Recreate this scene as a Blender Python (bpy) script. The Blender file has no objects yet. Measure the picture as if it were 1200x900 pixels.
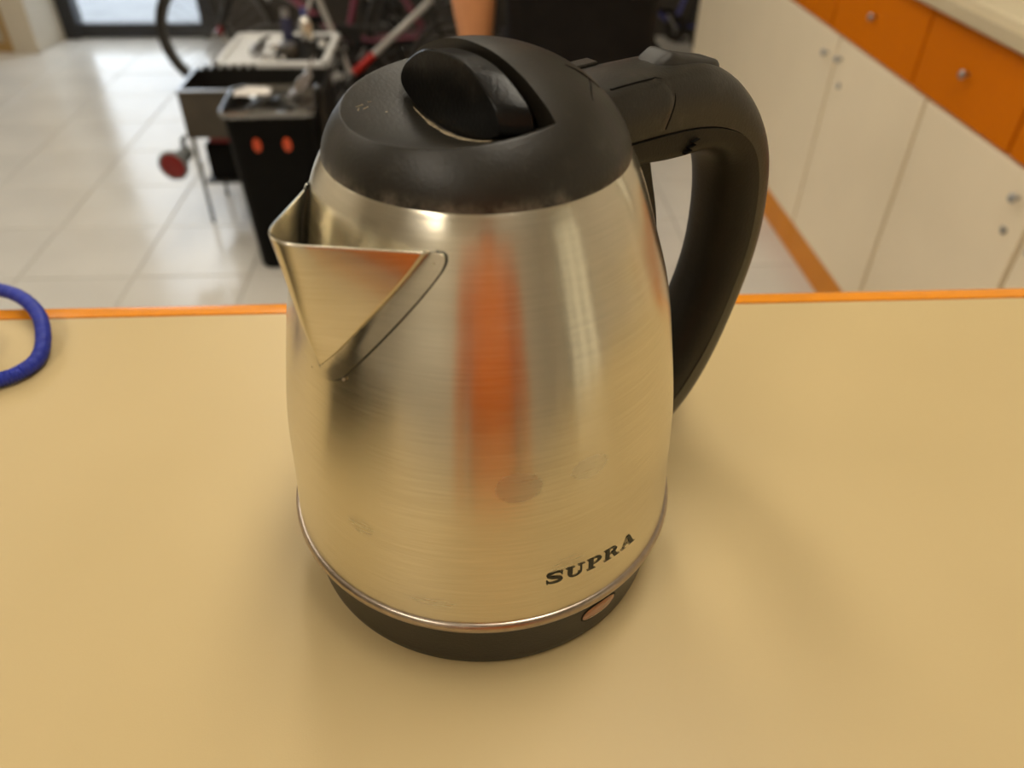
import bpy, bmesh, math, random
import numpy as np
from mathutils import Vector, Matrix, Quaternion

# ------------------------------------------------------------------ camera, world, light, exposure
S = bpy.context.scene
COL = S.collection
random.seed(4)
TZ = 1.13                      # height of the counter the kettle stands on
F_PX, PITCH, YAW, ROLL = 907.57, 0.679619, 0.064213, 0.013839
CAM = Vector((-0.003253, -0.234607, TZ + 0.269154))

cd = bpy.data.cameras.new('camera')
cam = bpy.data.objects.new('camera', cd)
COL.objects.link(cam)
cd.sensor_fit = 'HORIZONTAL'
cd.sensor_width = 36.0
cd.lens = 36.0 * F_PX / 1200.0
cd.clip_start = 0.01
fw = Vector((math.sin(YAW) * math.cos(PITCH), math.cos(YAW) * math.cos(PITCH), -math.sin(PITCH)))
rt = Vector((math.cos(YAW), -math.sin(YAW), 0))
up = rt.cross(fw)
r2 = math.cos(ROLL) * rt + math.sin(ROLL) * up
u2 = -math.sin(ROLL) * rt + math.cos(ROLL) * up
m = Matrix((r2, u2, -fw)).transposed().to_4x4()
m.translation = CAM
cam.matrix_world = m
cd.dof.use_dof = True
cd.dof.focus_distance = 0.285
cd.dof.aperture_fstop = 8.5
S.camera = cam

S.view_settings.view_transform = 'Standard'
S.view_settings.look = 'None'
S.view_settings.gamma = 1.0
S.view_settings.use_curve_mapping = False
S.view_settings.exposure = 0.2

wd = bpy.data.worlds.new('daylight')
S.world = wd
wd.use_nodes = True
wn = wd.node_tree
bg = wn.nodes['Background']
bg.inputs['Color'].default_value = (0.80, 0.90, 1.0, 1)
bg.inputs['Strength'].default_value = 3.2

LAMP_STRENGTH = 11.5
LAMP_COLOR = (1.0, 0.92, 0.77)

# ------------------------------------------------------------------ helpers
def tag(o, label=None, cat=None, group=None, kind=None):
    if label: o['label'] = label
    if cat: o['category'] = cat
    if group: o['group'] = group
    if kind: o['kind'] = kind
    return o

def empty(name, loc=(0, 0, 0), rz=0.0):
    o = bpy.data.objects.new(name, None)
    o.empty_display_size = 0.05
    COL.objects.link(o)
    o.location = loc
    o.rotation_euler = (0, 0, rz)
    return o

class MB:
    def __init__(s):
        s.v = []; s.f = []
    def add(s, v, f, M=None):
        n = len(s.v)
        if M is not None:
            v = [tuple(M @ Vector(p)) for p in v]
        s.v += [tuple(map(float, p)) for p in v]
        s.f += [tuple(i + n for i in q) for q in f]
        return s
    def grid(s, rows, close_u=False, close_v=False, flip=False):
        """rows: list of equal-length point lists"""
        nr, nc = len(rows), len(rows[0])
        v = [p for r in rows for p in r]
        f = []
        for i in range(nr if close_v else nr - 1):
            for j in range(nc if close_u else nc - 1):
                a = i * nc + j; b = i * nc + (j + 1) % nc
                c = ((i + 1) % nr) * nc + (j + 1) % nc; d = ((i + 1) % nr) * nc + j
                f.append((a, d, c, b) if flip else (a, b, c, d))
        return s.add(v, f)
    def lathe(s, prof, n=48, M=None):
        v = []; f = []
        for r, z in prof:
            for k in range(n):
                a = 2 * math.pi * k / n
                v.append((r * math.cos(a), r * math.sin(a), z))
        for i in range(len(prof) - 1):
            for k in range(n):
                k2 = (k + 1) % n
                f.append((i * n + k, i * n + k2, (i + 1) * n + k2, (i + 1) * n + k))
        return s.add(v, f, M)
    def box(s, x0, x1, y0, y1, z0, z1, b=0.0, M=None, seg=1):
        bm = bmesh.new()
        bmesh.ops.create_cube(bm, size=1.0)
        for w in bm.verts:
            w.co = ((x0 + x1) / 2 + w.co.x * (x1 - x0), (y0 + y1) / 2 + w.co.y * (y1 - y0), (z0 + z1) / 2 + w.co.z * (z1 - z0))
        if b > 0:
            bmesh.ops.bevel(bm, geom=list(bm.edges), offset=b, segments=seg, profile=0.5, affect='EDGES')
        bm.verts.index_update()
        s.add([w.co[:] for w in bm.verts], [[w.index for w in q.verts] for q in bm.faces], M)
        bm.free()
        return s
    def tube(s, pts, r, n=10, closed=False, cap=True, ry=None):
        P = [Vector(p) for p in pts]
        N = len(P)
        rr = r if hasattr(r, '__len__') else [r] * N
        T = []
        for i in range(N):
            a = P[(i - 1) % N] if (closed or i > 0) else P[i]
            b = P[(i + 1) % N] if (closed or i < N - 1) else P[i]
            T.append((b - a).normalized())
        ref = Vector((0, 0, 1)) if abs(T[0].z) < 0.9 else Vector((1, 0, 0))
        u = T[0].cross(ref).normalized()
        rows = []
        for i in range(N):
            if i > 0:
                ax = T[i - 1].cross(T[i])
                if ax.length > 1e-7:
                    u = Quaternion(ax.normalized(), T[i - 1].angle(T[i])) @ u
            u = (u - T[i] * u.dot(T[i])).normalized()
            w = T[i].cross(u)
            k = (ry / r) if ry else 1.0
            rows.append([tuple(P[i] + u * rr[i] * math.cos(2 * math.pi * j / n) + w * rr[i] * k * math.sin(2 * math.pi * j / n)) for j in range(n)])
        base = len(s.v)
        s.grid(rows, close_u=True, close_v=closed)
        if cap and not closed:
            s.f.append(tuple(base + j for j in range(n))[::-1])
            s.f.append(tuple(base + (N - 1) * n + j for j in range(n)))
        return s
    def ball(s, c, rx, ry=None, rz=None, n=14, k=9):
        ry = ry or rx; rz = rz or rx
        rows = []
        for i in range(k + 1):
            t = math.pi * i / k
            rows.append([(c[0] + rx * max(math.sin(t), 1e-3) * math.cos(2 * math.pi * j / n), c[1] + ry * max(math.sin(t), 1e-3) * math.sin(2 * math.pi * j / n), c[2] - rz * math.cos(t)) for j in range(n)])
        return s.grid(rows, close_u=True)
    def prism(s, pts, a, b, axis='y'):
        """pts 2-D outline extruded from a to b along axis"""
        n = len(pts)
        def mk(p, t):
            return {'x': (t, p[0], p[1]), 'y': (p[0], t, p[1]), 'z': (p[0], p[1], t)}[axis]
        v = [mk(p, a) for p in pts] + [mk(p, b) for p in pts]
        f = [tuple(range(n)), tuple(range(2 * n - 1, n - 1, -1))]
        for i in range(n):
            j = (i + 1) % n
            f.append((i, n + i, n + j, j))
        return s.add(v, f)
    def mesh(s, name, mat, smooth=True, angle=35, fix=True):
        me = bpy.data.meshes.new(name)
        me.from_pydata(s.v, [], s.f)
        if fix:
            bm = bmesh.new(); bm.from_mesh(me)
            bmesh.ops.remove_doubles(bm, verts=bm.verts, dist=1e-6)
            bmesh.ops.recalc_face_normals(bm, faces=bm.faces)
            bm.to_mesh(me); bm.free()
        if mat: me.materials.append(mat)
        if smooth:
            me.shade_smooth()
            me.set_sharp_from_angle(angle=math.radians(angle))
        me.update()
        return me
    def build(s, name, mat, parent=None, loc=None, **kw):
        o = bpy.data.objects.new(name, s.mesh(name, mat, **kw))
        COL.objects.link(o)
        if parent: o.parent = parent
        if loc is not None: o.location = loc
        return o

def resample(pts, n):
    """Catmull-Rom through pts, n samples"""
    P = [np.array(p, float) for p in pts]
    P = [2 * P[0] - P[1]] + P + [2 * P[-1] - P[-2]]
    out = []
    segs = len(P) - 3
    for k in range(n):
        t = k / (n - 1) * segs
        i = min(int(t), segs - 1); t -= i
        a, b, c, d = P[i:i + 4]
        out.append(0.5 * (2 * b + (c - a) * t + (2 * a - 5 * b + 4 * c - d) * t * t + (3 * b - a - 3 * c + d) * t ** 3))
    return out

def copy_tree(o, parent=None):
    c = o.copy(); COL.objects.link(c); c.parent = parent
    for ch in list(o.children): copy_tree(ch, c)
    return c

# ------------------------------------------------------------------ materials
def pmat(name, col, rough=0.5, metal=0.0, noise=0.0, nscale=20.0, bump=0.0, bscale=200.0, rvar=0.0, spec=0.5, trans=0.0, coat=0.0, emit=None):
    M = bpy.data.materials.new(name); M.use_nodes = True
    nt = M.node_tree; b = nt.nodes['Principled BSDF']
    b.inputs['Base Color'].default_value = (*col, 1)
    b.inputs['Roughness'].default_value = rough
    b.inputs['Metallic'].default_value = metal
    b.inputs['Specular IOR Level'].default_value = spec
    b.inputs['Transmission Weight'].default_value = trans
    b.inputs['Coat Weight'].default_value = coat
    if emit:
        b.inputs['Emission Color'].default_value = (*emit[0], 1)
        b.inputs['Emission Strength'].default_value = emit[1]
    tc = nt.nodes.new('ShaderNodeTexCoord')
    if noise or rvar:
        n = nt.nodes.new('ShaderNodeTexNoise'); n.inputs['Scale'].default_value = nscale; n.inputs['Detail'].default_value = 5
        nt.links.new(tc.outputs['Object'], n.inputs['Vector'])
        if noise:
            r = nt.nodes.new('ShaderNodeMapRange')
            r.inputs['From Min'].default_value = 0.3; r.inputs['From Max'].default_value = 0.7
            r.inputs['To Min'].default_value = 1 - noise; r.inputs['To Max'].default_value = 1 + noise
            mx = nt.nodes.new('ShaderNodeVectorMath'); mx.operation = 'SCALE'
            mx.inputs[0].default_value = col
            nt.links.new(n.outputs['Fac'], r.inputs['Value']); nt.links.new(r.outputs['Result'], mx.inputs['Scale'])
            nt.links.new(mx.outputs['Vector'], b.inputs['Base Color'])
        if rvar:
            r = nt.nodes.new('ShaderNodeMapRange')
            r.inputs['From Min'].default_value = 0.3; r.inputs['From Max'].default_value = 0.7
            r.inputs['To Min'].default_value = rough - rvar; r.inputs['To Max'].default_value = rough + rvar
            nt.links.new(n.outputs['Fac'], r.inputs['Value']); nt.links.new(r.outputs['Result'], b.inputs['Roughness'])
    if bump:
        n2 = nt.nodes.new('ShaderNodeTexNoise'); n2.inputs['Scale'].default_value = bscale; n2.inputs['Detail'].default_value = 3
        nt.links.new(tc.outputs['Object'], n2.inputs['Vector'])
        bp = nt.nodes.new('ShaderNodeBump'); bp.inputs['Strength'].default_value = bump; bp.inputs['Distance'].default_value = 0.001
        nt.links.new(n2.outputs['Fac'], bp.inputs['Height']); nt.links.new(bp.outputs['Normal'], b.inputs['Normal'])
    return M

def steel_mat(name, stains=()):
    M = bpy.data.materials.new(name); M.use_nodes = True
    nt = M.node_tree; L = nt.links; b = nt.nodes['Principled BSDF']
    base = (0.70, 0.65, 0.53)
    b.inputs['Metallic'].default_value = 1.0
    b.inputs['Anisotropic'].default_value = 0.80
    b.inputs['Anisotropic Rotation'].default_value = 0.25
    tg = nt.nodes.new('ShaderNodeTangent'); tg.direction_type = 'RADIAL'; tg.axis = 'Z'
    L.new(tg.outputs['Tangent'], b.inputs['Tangent'])
    tc = nt.nodes.new('ShaderNodeTexCoord')
    mp = nt.nodes.new('ShaderNodeMapping'); mp.inputs['Scale'].default_value = (50, 50, 1500)
    L.new(tc.outputs['Object'], mp.inputs['Vector'])
    n = nt.nodes.new('ShaderNodeTexNoise'); n.inputs['Scale'].default_value = 1.0; n.inputs['Detail'].default_value = 4
    L.new(mp.outputs['Vector'], n.inputs['Vector'])
    n2 = nt.nodes.new('ShaderNodeTexNoise'); n2.inputs['Scale'].default_value = 30; n2.inputs['Detail'].default_value = 6
    L.new(tc.outputs['Object'], n2.inputs['Vector'])
    r = nt.nodes.new('ShaderNodeMapRange'); r.inputs['From Min'].default_value = 0.3; r.inputs['From Max'].default_value = 0.7
    r.inputs['To Min'].default_value = 0.20; r.inputs['To Max'].default_value = 0.24
    L.new(n.outputs['Fac'], r.inputs['Value'])
    sm = nt.nodes.new('ShaderNodeMath'); sm.operation = 'MULTIPLY_ADD'
    sm.inputs[1].default_value = 0.04
    L.new(n2.outputs['Fac'], sm.inputs[0]); L.new(r.outputs['Result'], sm.inputs[2])
    # brushed tone + finger marks
    tone = nt.nodes.new('ShaderNodeMapRange'); tone.inputs['From Min'].default_value = 0.25; tone.inputs['From Max'].default_value = 0.75
    tone.inputs['To Min'].default_value = 0.92; tone.inputs['To Max'].default_value = 1.06
    L.new(n.outputs['Fac'], tone.inputs['Value'])
    fac = tone.outputs['Result']
    rough = sm.outputs['Value']
    for (c, rad, hard, amt, ramt) in stains:
        sb = nt.nodes.new('ShaderNodeVectorMath'); sb.operation = 'SUBTRACT'; sb.inputs[1].default_value = c
        L.new(tc.outputs['Object'], sb.inputs[0])
        dv = nt.nodes.new('ShaderNodeVectorMath'); dv.operation = 'DIVIDE'; dv.inputs[1].default_value = rad
        L.new(sb.outputs['Vector'], dv.inputs[0])
        ln = nt.nodes.new('ShaderNodeVectorMath'); ln.operation = 'LENGTH'
        L.new(dv.outputs['Vector'], ln.inputs[0])
        wob = nt.nodes.new('ShaderNodeMath'); wob.operation = 'MULTIPLY_ADD'; wob.inputs[1].default_value = 0.5
        L.new(n2.outputs['Fac'], wob.inputs[0]); L.new(ln.outputs['Value'], wob.inputs[2])
        mr = nt.nodes.new('ShaderNodeMapRange'); mr.interpolation_type = 'SMOOTHSTEP'
        mr.inputs['From Min'].default_value = 1.25 - hard; mr.inputs['From Max'].default_value = 1.25
        mr.inputs['To Min'].default_value = 1.0; mr.inputs['To Max'].default_value = 0.0
        L.new(wob.outputs['Value'], mr.inputs['Value'])
        k = nt.nodes.new('ShaderNodeMath'); k.operation = 'MULTIPLY_ADD'; k.inputs[1].default_value = -amt; k.inputs[2].default_value = 1.0
        L.new(mr.outputs['Result'], k.inputs[0])
        mu = nt.nodes.new('ShaderNodeMath'); mu.operation = 'MULTIPLY'
        L.new(fac, mu.inputs[0]); L.new(k.outputs['Value'], mu.inputs[1]); fac = mu.outputs['Value']
        k2 = nt.nodes.new('ShaderNodeMath'); k2.operation = 'MULTIPLY_ADD'; k2.inputs[1].default_value = ramt
        L.new(mr.outputs['Result'], k2.inputs[0]); L.new(rough, k2.inputs[2]); rough = k2.outputs['Value']
    sc = nt.nodes.new('ShaderNodeVectorMath'); sc.operation = 'SCALE'; sc.inputs[0].default_value = base
    L.new(fac, sc.inputs['Scale']); L.new(sc.outputs['Vector'], b.inputs['Base Color'])
    L.new(rough, b.inputs['Roughness'])
    return M

def plastic_mat(name, col, rough, dust=0.0, zdust=None, spec=0.5):
    """matte black plastic, with pale dust in scattered smudges and (zdust) along the bottom rim of the lid"""
    M = pmat(name, col, rough, bump=0.12, bscale=900, spec=spec)
    nt = M.node_tree; L = nt.links; b = nt.nodes['Principled BSDF']
    tc = nt.nodes.new('ShaderNodeTexCoord')
    n = nt.nodes.new('ShaderNodeTexNoise'); n.inputs['Scale'].default_value = 110; n.inputs['Detail'].default_value = 8
    n.inputs['Roughness'].default_value = 0.7
    L.new(tc.outputs['Object'], n.inputs['Vector'])
    r = nt.nodes.new('ShaderNodeMapRange'); r.inputs['From Min'].default_value = 0.55; r.inputs['From Max'].default_value = 0.85
    r.inputs['To Min'].default_value = 0; r.inputs['To Max'].default_value = dust
    L.new(n.outputs['Fac'], r.inputs['Value'])
    fac = r.outputs['Result']
    if zdust:
        sp = nt.nodes.new('ShaderNodeSeparateXYZ'); L.new(tc.outputs['Object'], sp.inputs[0])
        z = nt.nodes.new('ShaderNodeMapRange'); z.interpolation_type = 'SMOOTHSTEP'
        z.inputs['From Min'].default_value = zdust[0]; z.inputs['From Max'].default_value = zdust[1]
        z.inputs['To Min'].default_value = 1.0; z.inputs['To Max'].default_value = 0.0
        L.new(sp.outputs['Z'], z.inputs['Value'])
        r2_ = nt.nodes.new('ShaderNodeMapRange'); r2_.inputs['From Min'].default_value = 0.42; r2_.inputs['From Max'].default_value = 0.7
        r2_.inputs['To Max'].default_value = zdust[2]
        L.new(n.outputs['Fac'], r2_.inputs['Value'])
        mu = nt.nodes.new('ShaderNodeMath'); mu.operation = 'MULTIPLY'
        L.new(z.outputs['Result'], mu.inputs[0]); L.new(r2_.outputs['Result'], mu.inputs[1])
        ad = nt.nodes.new('ShaderNodeMath'); ad.operation = 'ADD'; ad.use_clamp = True
        L.new(mu.outputs['Value'], ad.inputs[0]); L.new(fac, ad.inputs[1]); fac = ad.outputs['Value']
    mx = nt.nodes.new('ShaderNodeMix'); mx.data_type = 'RGBA'
    mx.inputs['A'].default_value = (*col, 1); mx.inputs['B'].default_value = (0.34, 0.29, 0.22, 1)
    L.new(fac, mx.inputs['Factor']); L.new(mx.outputs['Result'], b.inputs['Base Color'])
    return M

def glass_mat(name, tint=(1, 1, 1), gloss=0.08):
    M = bpy.data.materials.new(name); M.use_nodes = True
    nt = M.node_tree; nt.nodes.clear()
    o = nt.nodes.new('ShaderNodeOutputMaterial')
    t = nt.nodes.new('ShaderNodeBsdfTransparent'); t.inputs['Color'].default_value = (*tint, 1)
    g = nt.nodes.new('ShaderNodeBsdfGlossy'); g.inputs['Roughness'].default_value = 0.03
    x = nt.nodes.new('ShaderNodeMixShader'); x.inputs['Fac'].default_value = gloss
    nt.links.new(t.outputs[0], x.inputs[1]); nt.links.new(g.outputs[0], x.inputs[2]); nt.links.new(x.outputs[0], o.inputs[0])
    return M

M = {}
M['counter'] = pmat('counter_laminate', (0.585, 0.445, 0.222), 0.42, noise=0.018, nscale=9, bump=0.04, bscale=1500, rvar=0.05)
M['orange_edge'] = pmat('orange_edge_band', (0.84, 0.29, 0.012), 0.25, noise=0.05, nscale=60)
M['orange'] = pmat('orange_drawer_front', (0.64, 0.165, 0.0015), 0.38, noise=0.03, nscale=6, spec=0.12)
M['plinth'] = pmat('orange_plinth', (0.70, 0.255, 0.02), 0.4, noise=0.04, nscale=15, spec=0.2)
M['cream'] = pmat('cream_cabinet_front', (0.90, 0.77, 0.565), 0.45, noise=0.02, nscale=5)
M['cream_edge'] = pmat('cream_cabinet_edge', (0.60, 0.50, 0.33), 0.5, noise=0.03, nscale=12)
M['cream_top'] = pmat('cream_worktop', (0.80, 0.68, 0.46), 0.4, noise=0.02, nscale=8)
M['wall'] = pmat('painted_wall', (0.74, 0.68, 0.58), 0.85, noise=0.03, nscale=3, bump=0.1, bscale=300)
M['dark_wall'] = pmat('dark_brown_wall', (0.045, 0.036, 0.028), 0.7, noise=0.15, nscale=4)
M['ceiling'] = pmat('ceiling_paint', (0.82, 0.79, 0.72), 0.9, noise=0.02, nscale=2)
M['tile'] = pmat('glazed_floor_tile', (0.66, 0.635, 0.59), 0.19, noise=0.05, nscale=3, rvar=0.05, spec=0.5)
M['grout'] = pmat('floor_grout', (0.40, 0.37, 0.33), 0.9, noise=0.1, nscale=40)
M['frame'] = pmat('anthracite_door_frame', (0.014, 0.014, 0.016), 0.45, noise=0.05, nscale=8)
M['glass'] = glass_mat('clear_glass')
M['tinted'] = glass_mat('tinted_glass', (0.62, 0.54, 0.42))  # tint dims the streaks that the added windows throw on the steel
M['pavement'] = pmat('outdoor_pavement', (0.30, 0.31, 0.32), 0.9, noise=0.12, nscale=6)
M['wood'] = pmat('pine_wood', (0.36, 0.22, 0.075), 0.5, noise=0.15, nscale=12)
M['offwhite'] = pmat('off_white_paint', (0.52, 0.46, 0.36), 0.5, noise=0.03, nscale=8)
M['grey_panel'] = pmat('grey_board', (0.18, 0.19, 0.19), 0.6, noise=0.1, nscale=10)
M['lid'] = plastic_mat('black_lid_plastic', (0.014, 0.0115, 0.0075), 0.40, 0.10, (0.1742, 0.1805, 0.75), spec=0.46)
M['bowl'] = plastic_mat('black_handle_plastic', (0.012, 0.010, 0.0065), 0.36, 0.10, spec=0.46)
M['knob'] = plastic_mat('glossy_black_plastic', (0.004, 0.0035, 0.003), 0.28, 0.08, spec=0.25)
M['insert'] = plastic_mat('black_grip_plastic', (0.0075, 0.006, 0.0035), 0.5, 0.02, spec=0.25)
M['base'] = plastic_mat('black_base_plastic', (0.012, 0.010, 0.006), 0.38, 0.02, spec=0.35)
M['black'] = pmat('black_plastic', (0.0035, 0.003, 0.0025), 0.5, noise=0.1, nscale=20, spec=0.08)
M['print'] = pmat('black_print', (0.012, 0.014, 0.008), 0.5, noise=0.05, nscale=50)
M['amber'] = pmat('amber_window', (0.30, 0.105, 0.045), 0.25, noise=0.2, nscale=200, coat=0.5)
M['switch'] = pmat('smoky_switch', (0.022, 0.019, 0.015), 0.5, noise=0.15, nscale=120, spec=0.35)
M['dust'] = pmat('limescale_dust', (0.36, 0.29, 0.19), 0.9, noise=0.3, nscale=400)
M['chrome'] = pmat('chrome', (0.75, 0.72, 0.68), 0.15, metal=1.0, noise=0.02, nscale=50)
M['alloy'] = pmat('grey_alloy', (0.42, 0.42, 0.43), 0.35, metal=1.0, noise=0.1, nscale=30)
M['dull_alloy'] = pmat('dull_alloy', (0.14, 0.135, 0.13), 0.45, metal=0.6, noise=0.1, nscale=30)
M['rubber'] = pmat('tyre_rubber', (0.018, 0.014, 0.010), 0.6, noise=0.2, nscale=80)
M['tan_rim'] = pmat('worn_tyre_side', (0.13, 0.085, 0.05), 0.6, noise=0.2, nscale=60)
M['steel_grey'] = pmat('grey_sheet_metal', (0.060, 0.047, 0.033), 0.45, noise=0.1, nscale=20)
M['dark_metal'] = pmat('dark_painted_metal', (0.014, 0.012, 0.010), 0.45, noise=0.1, nscale=20)
M['white'] = pmat('white_plastic', (0.78, 0.78, 0.77), 0.35, noise=0.03, nscale=10)
M['dark_sheet'] = pmat('dark_brown_sheet', (0.020, 0.015, 0.011), 0.75, noise=0.2, nscale=30, spec=0.2)
M['red'] = pmat('red_plastic', (0.20, 0.004, 0.003), 0.5, noise=0.1, nscale=30)
M['red_orange'] = pmat('red_reflector', (0.60, 0.07, 0.015), 0.3, noise=0.1, nscale=100)
M['red_band'] = pmat('red_frame_paint', (0.45, 0.02, 0.012), 0.4, noise=0.08, nscale=40)
M['plum'] = pmat('plum_frame_paint', (0.20, 0.045, 0.075), 0.3, noise=0.05, nscale=30, coat=0.4)
M['bluepaint'] = pmat('blue_frame_paint', (0.05, 0.055, 0.22), 0.3, noise=0.05, nscale=30, coat=0.4)
M['whitepaint'] = pmat('white_frame_paint', (0.46, 0.44, 0.41), 0.35, noise=0.03, nscale=30, coat=0.4)
M['blue'] = pmat('blue_cord', (0.018, 0.035, 0.36), 0.5, noise=0.1, nscale=200)
M['navy'] = pmat('navy_rubber', (0.02, 0.02, 0.06), 0.5, noise=0.1, nscale=200)
M['film'] = glass_mat('clear_plastic_film', (0.86, 0.87, 0.88), 0.30)
M['milky'] = pmat('milky_film', (0.80, 0.80, 0.85), 0.25, noise=0.1, nscale=40)
M['paper'] = pmat('white_paper', (0.78, 0.74, 0.70), 0.7, noise=0.06, nscale=30)
M['green'] = pmat('green_card', (0.12, 0.42, 0.22), 0.6, noise=0.1, nscale=30)
M['skin'] = pmat('skin', (0.70, 0.31, 0.135), 0.5, noise=0.05, nscale=25)
M['black_cloth'] = pmat('black_cotton', (0.010, 0.008, 0.007), 0.9, noise=0.2, nscale=30, bump=0.3, bscale=500, spec=0.2)
M['dark_cloth'] = pmat('black_denim', (0.012, 0.010, 0.012), 0.9, noise=0.2, nscale=40, bump=0.3, bscale=500, spec=0.2)
M['orange_cloth'] = pmat('orange_cotton', (0.85, 0.20, 0.008), 0.85, noise=0.06, nscale=30, bump=0.3, bscale=500, spec=0.2)
M['hair'] = pmat('dark_hair', (0.02, 0.014, 0.010), 0.6, noise=0.3, nscale=90)
M['eye'] = pmat('eye', (0.7, 0.68, 0.65), 0.2, noise=0.02, nscale=90)
M['shoe'] = pmat('black_shoe', (0.02, 0.02, 0.02), 0.5, noise=0.1, nscale=50)
M['lamp'] = pmat('fill_panel_diffuser', (0.9, 0.9, 0.9), 0.5, noise=0.01, nscale=5, emit=(LAMP_COLOR, LAMP_STRENGTH))  # glow of the added ceiling panels

# ------------------------------------------------------------------ room
X0, X1, Y0, Y1, H = -3.7, 1.80, -2.3, 5.16, 2.85

def struct(name, mb, mat, parent=None, **kw):
    o = mb.build(name, mat, parent, **kw)
    if parent is None: tag(o, kind='structure')
    return o

floor = struct('floor', MB().box(X0, X1, Y0, Y1, -0.10, -0.003), M['grout'], smooth=False)
TX, TY = 0.3905, 0.369
tm = MB().box(-TX / 2 + .0022, TX / 2 - .0022, -TY / 2 + .0022, TY / 2 - .0022, -0.008, 0.0, 0.0012).mesh('tile', M['tile'], smooth=False)
for j in range(-1, 14):
    yc = 2.132 + TY * (j - 5.5)
    if yc + TY / 2 > Y1 - 0.02 or yc < -0.1: continue
    for i in range(-4, 8):
        xc = -1.546 + TX * (i + 0.5)
        if xc + TX / 2 > X1 or xc - TX / 2 < X0: continue
        t = bpy.data.objects.new('tile', tm); COL.objects.link(t)
        t.parent = floor; t.location = (xc, yc, random.uniform(-.0003, .0003))
struct('ceiling', MB().box(X0, X1, Y0, Y1, H, H + 0.1), M['ceiling'], smooth=False)
# back wall with the glazed door opening
DX0, DX1, DZ1 = -2.60, -1.53, 2.25
struct('wall_back', MB().box(DX1, X1, Y1 - 0.10, Y1, 0, H).box(X0, DX0, Y1 - 0.10, Y1, 0, H).box(DX0, DX1, Y1 - 0.10, Y1, DZ1, H), M['dark_wall'], smooth=False)
# left wall with an unseen dark doorway, added to reflect in the kettle
struct('wall_left', MB().box(X0 - .1, X0, Y0, -1.55, 0, H).box(X0 - .1, X0, -0.45, Y1, 0, H).box(X0 - .1, X0, -1.55, -0.45, 2.1, H), M['wall'], smooth=False)
# right wall with two unseen windows, added for light streaks on the steel
W1, W2 = (-1.65, -0.80), (0.70, 1.00)
struct('wall_right', MB().box(X1, X1 + .1, Y0, W1[0], 0, H).box(X1, X1 + .1, W1[1], W2[0], 0, H).box(X1, X1 + .1, W2[1], Y1, 0, H)
       .box(X1, X1 + .1, *W1, 0, .25).box(X1, X1 + .1, *W1, 2.3, H).box(X1, X1 + .1, *W2, 0, 1.15).box(X1, X1 + .1, *W2, 2.3, H), M['wall'], smooth=False)
struct('wall_front', MB().box(X0, X1, Y0 - .1, Y0, 0, H), M['wall'], smooth=False)

def glazing(name, x, y0, y1, z0, z1, n):
    fr = MB()
    t, d = 0.05, 0.04
    fr.box(x - d, x + d, y0, y0 + t, z0, z1, .004).box(x - d, x + d, y1 - t, y1, z0, z1, .004)
    fr.box(x - d, x + d, y0 + t, y1 - t, z0, z0 + t, .004).box(x - d, x + d, y0 + t, y1 - t, z1 - t, z1, .004)
    for k in range(1, n):
        yy = y0 + (y1 - y0) * k / n
        fr.box(x - d, x + d, yy - t / 2, yy + t / 2, z0 + t, z1 - t, .004)
    o = struct(name, fr, M['frame'], smooth=False)
    for k in range(n):
        a = y0 + (y1 - y0) * k / n + t / 2; b = y0 + (y1 - y0) * (k + 1) / n - t / 2
        MB().box(x - .006, x + .006, a, b, z0 + t * .9, z1 - t * .9).build('pane', M['tinted'], o, smooth=False)
    return o
glazing('added_window_1', X1 + .05, *W1, .25, 2.3, 3)  # unseen, split into panes to give several reflected streaks
glazing('added_window_2', X1 + .05, *W2, 1.15, 2.3, 1)
# dark passage behind the added doorway, for a dark reflection in the steel
struct('added_passage', MB().box(X0 - 1.2, X0 - .1, -1.6, -1.55, 0, 2.15).box(X0 - 1.2, X0 - .1, -.45, -.4, 0, 2.15).box(X0 - 1.25, X0 - 1.2, -1.6, -.4, 0, 2.15)
       .box(X0 - 1.2, X0 - .1, -1.6, -.4, 2.1, 2.15).box(X0 - 1.2, X0 - .1, -1.6, -.4, -.05, 0), M['dark_wall'], smooth=False)

# glazed street door in the back wall
dr = struct('door_1', MB().box(DX0, DX0 + .205, Y1 - .13, Y1 - .02, 0, DZ1, .006).box(DX1 - .11, DX1, Y1 - .13, Y1 - .02, 0, DZ1, .006)
            .box(DX0 + .17, DX1 - .11, Y1 - .13, Y1 - .02, DZ1 - .1, DZ1, .006), M['frame'], smooth=False)
MB().box(DX0 + .175, DX1 - .115, Y1 - .115, Y1 - .05, 0.006, 0.088, .005).build('bottom_rail', M['frame'], dr, smooth=False)
MB().box(DX0 + .20, DX1 - .105, Y1 - .09, Y1 - .08, 0.08, DZ1 - .09).build('pane', M['glass'], dr, smooth=False)
MB().tube([(DX1 - .16, Y1 - .17, .85), (DX1 - .16, Y1 - .17, 1.35)], .012).build('door_handle', M['chrome'], dr)
struct('trim_2', MB().box(DX0 - .3, DX1 + .3, Y1 - .02, Y1 + 9, -.12, -.02).box(-9, 8, Y1, Y1 + 9, -.14, -.03), M['pavement'], smooth=False)

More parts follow.
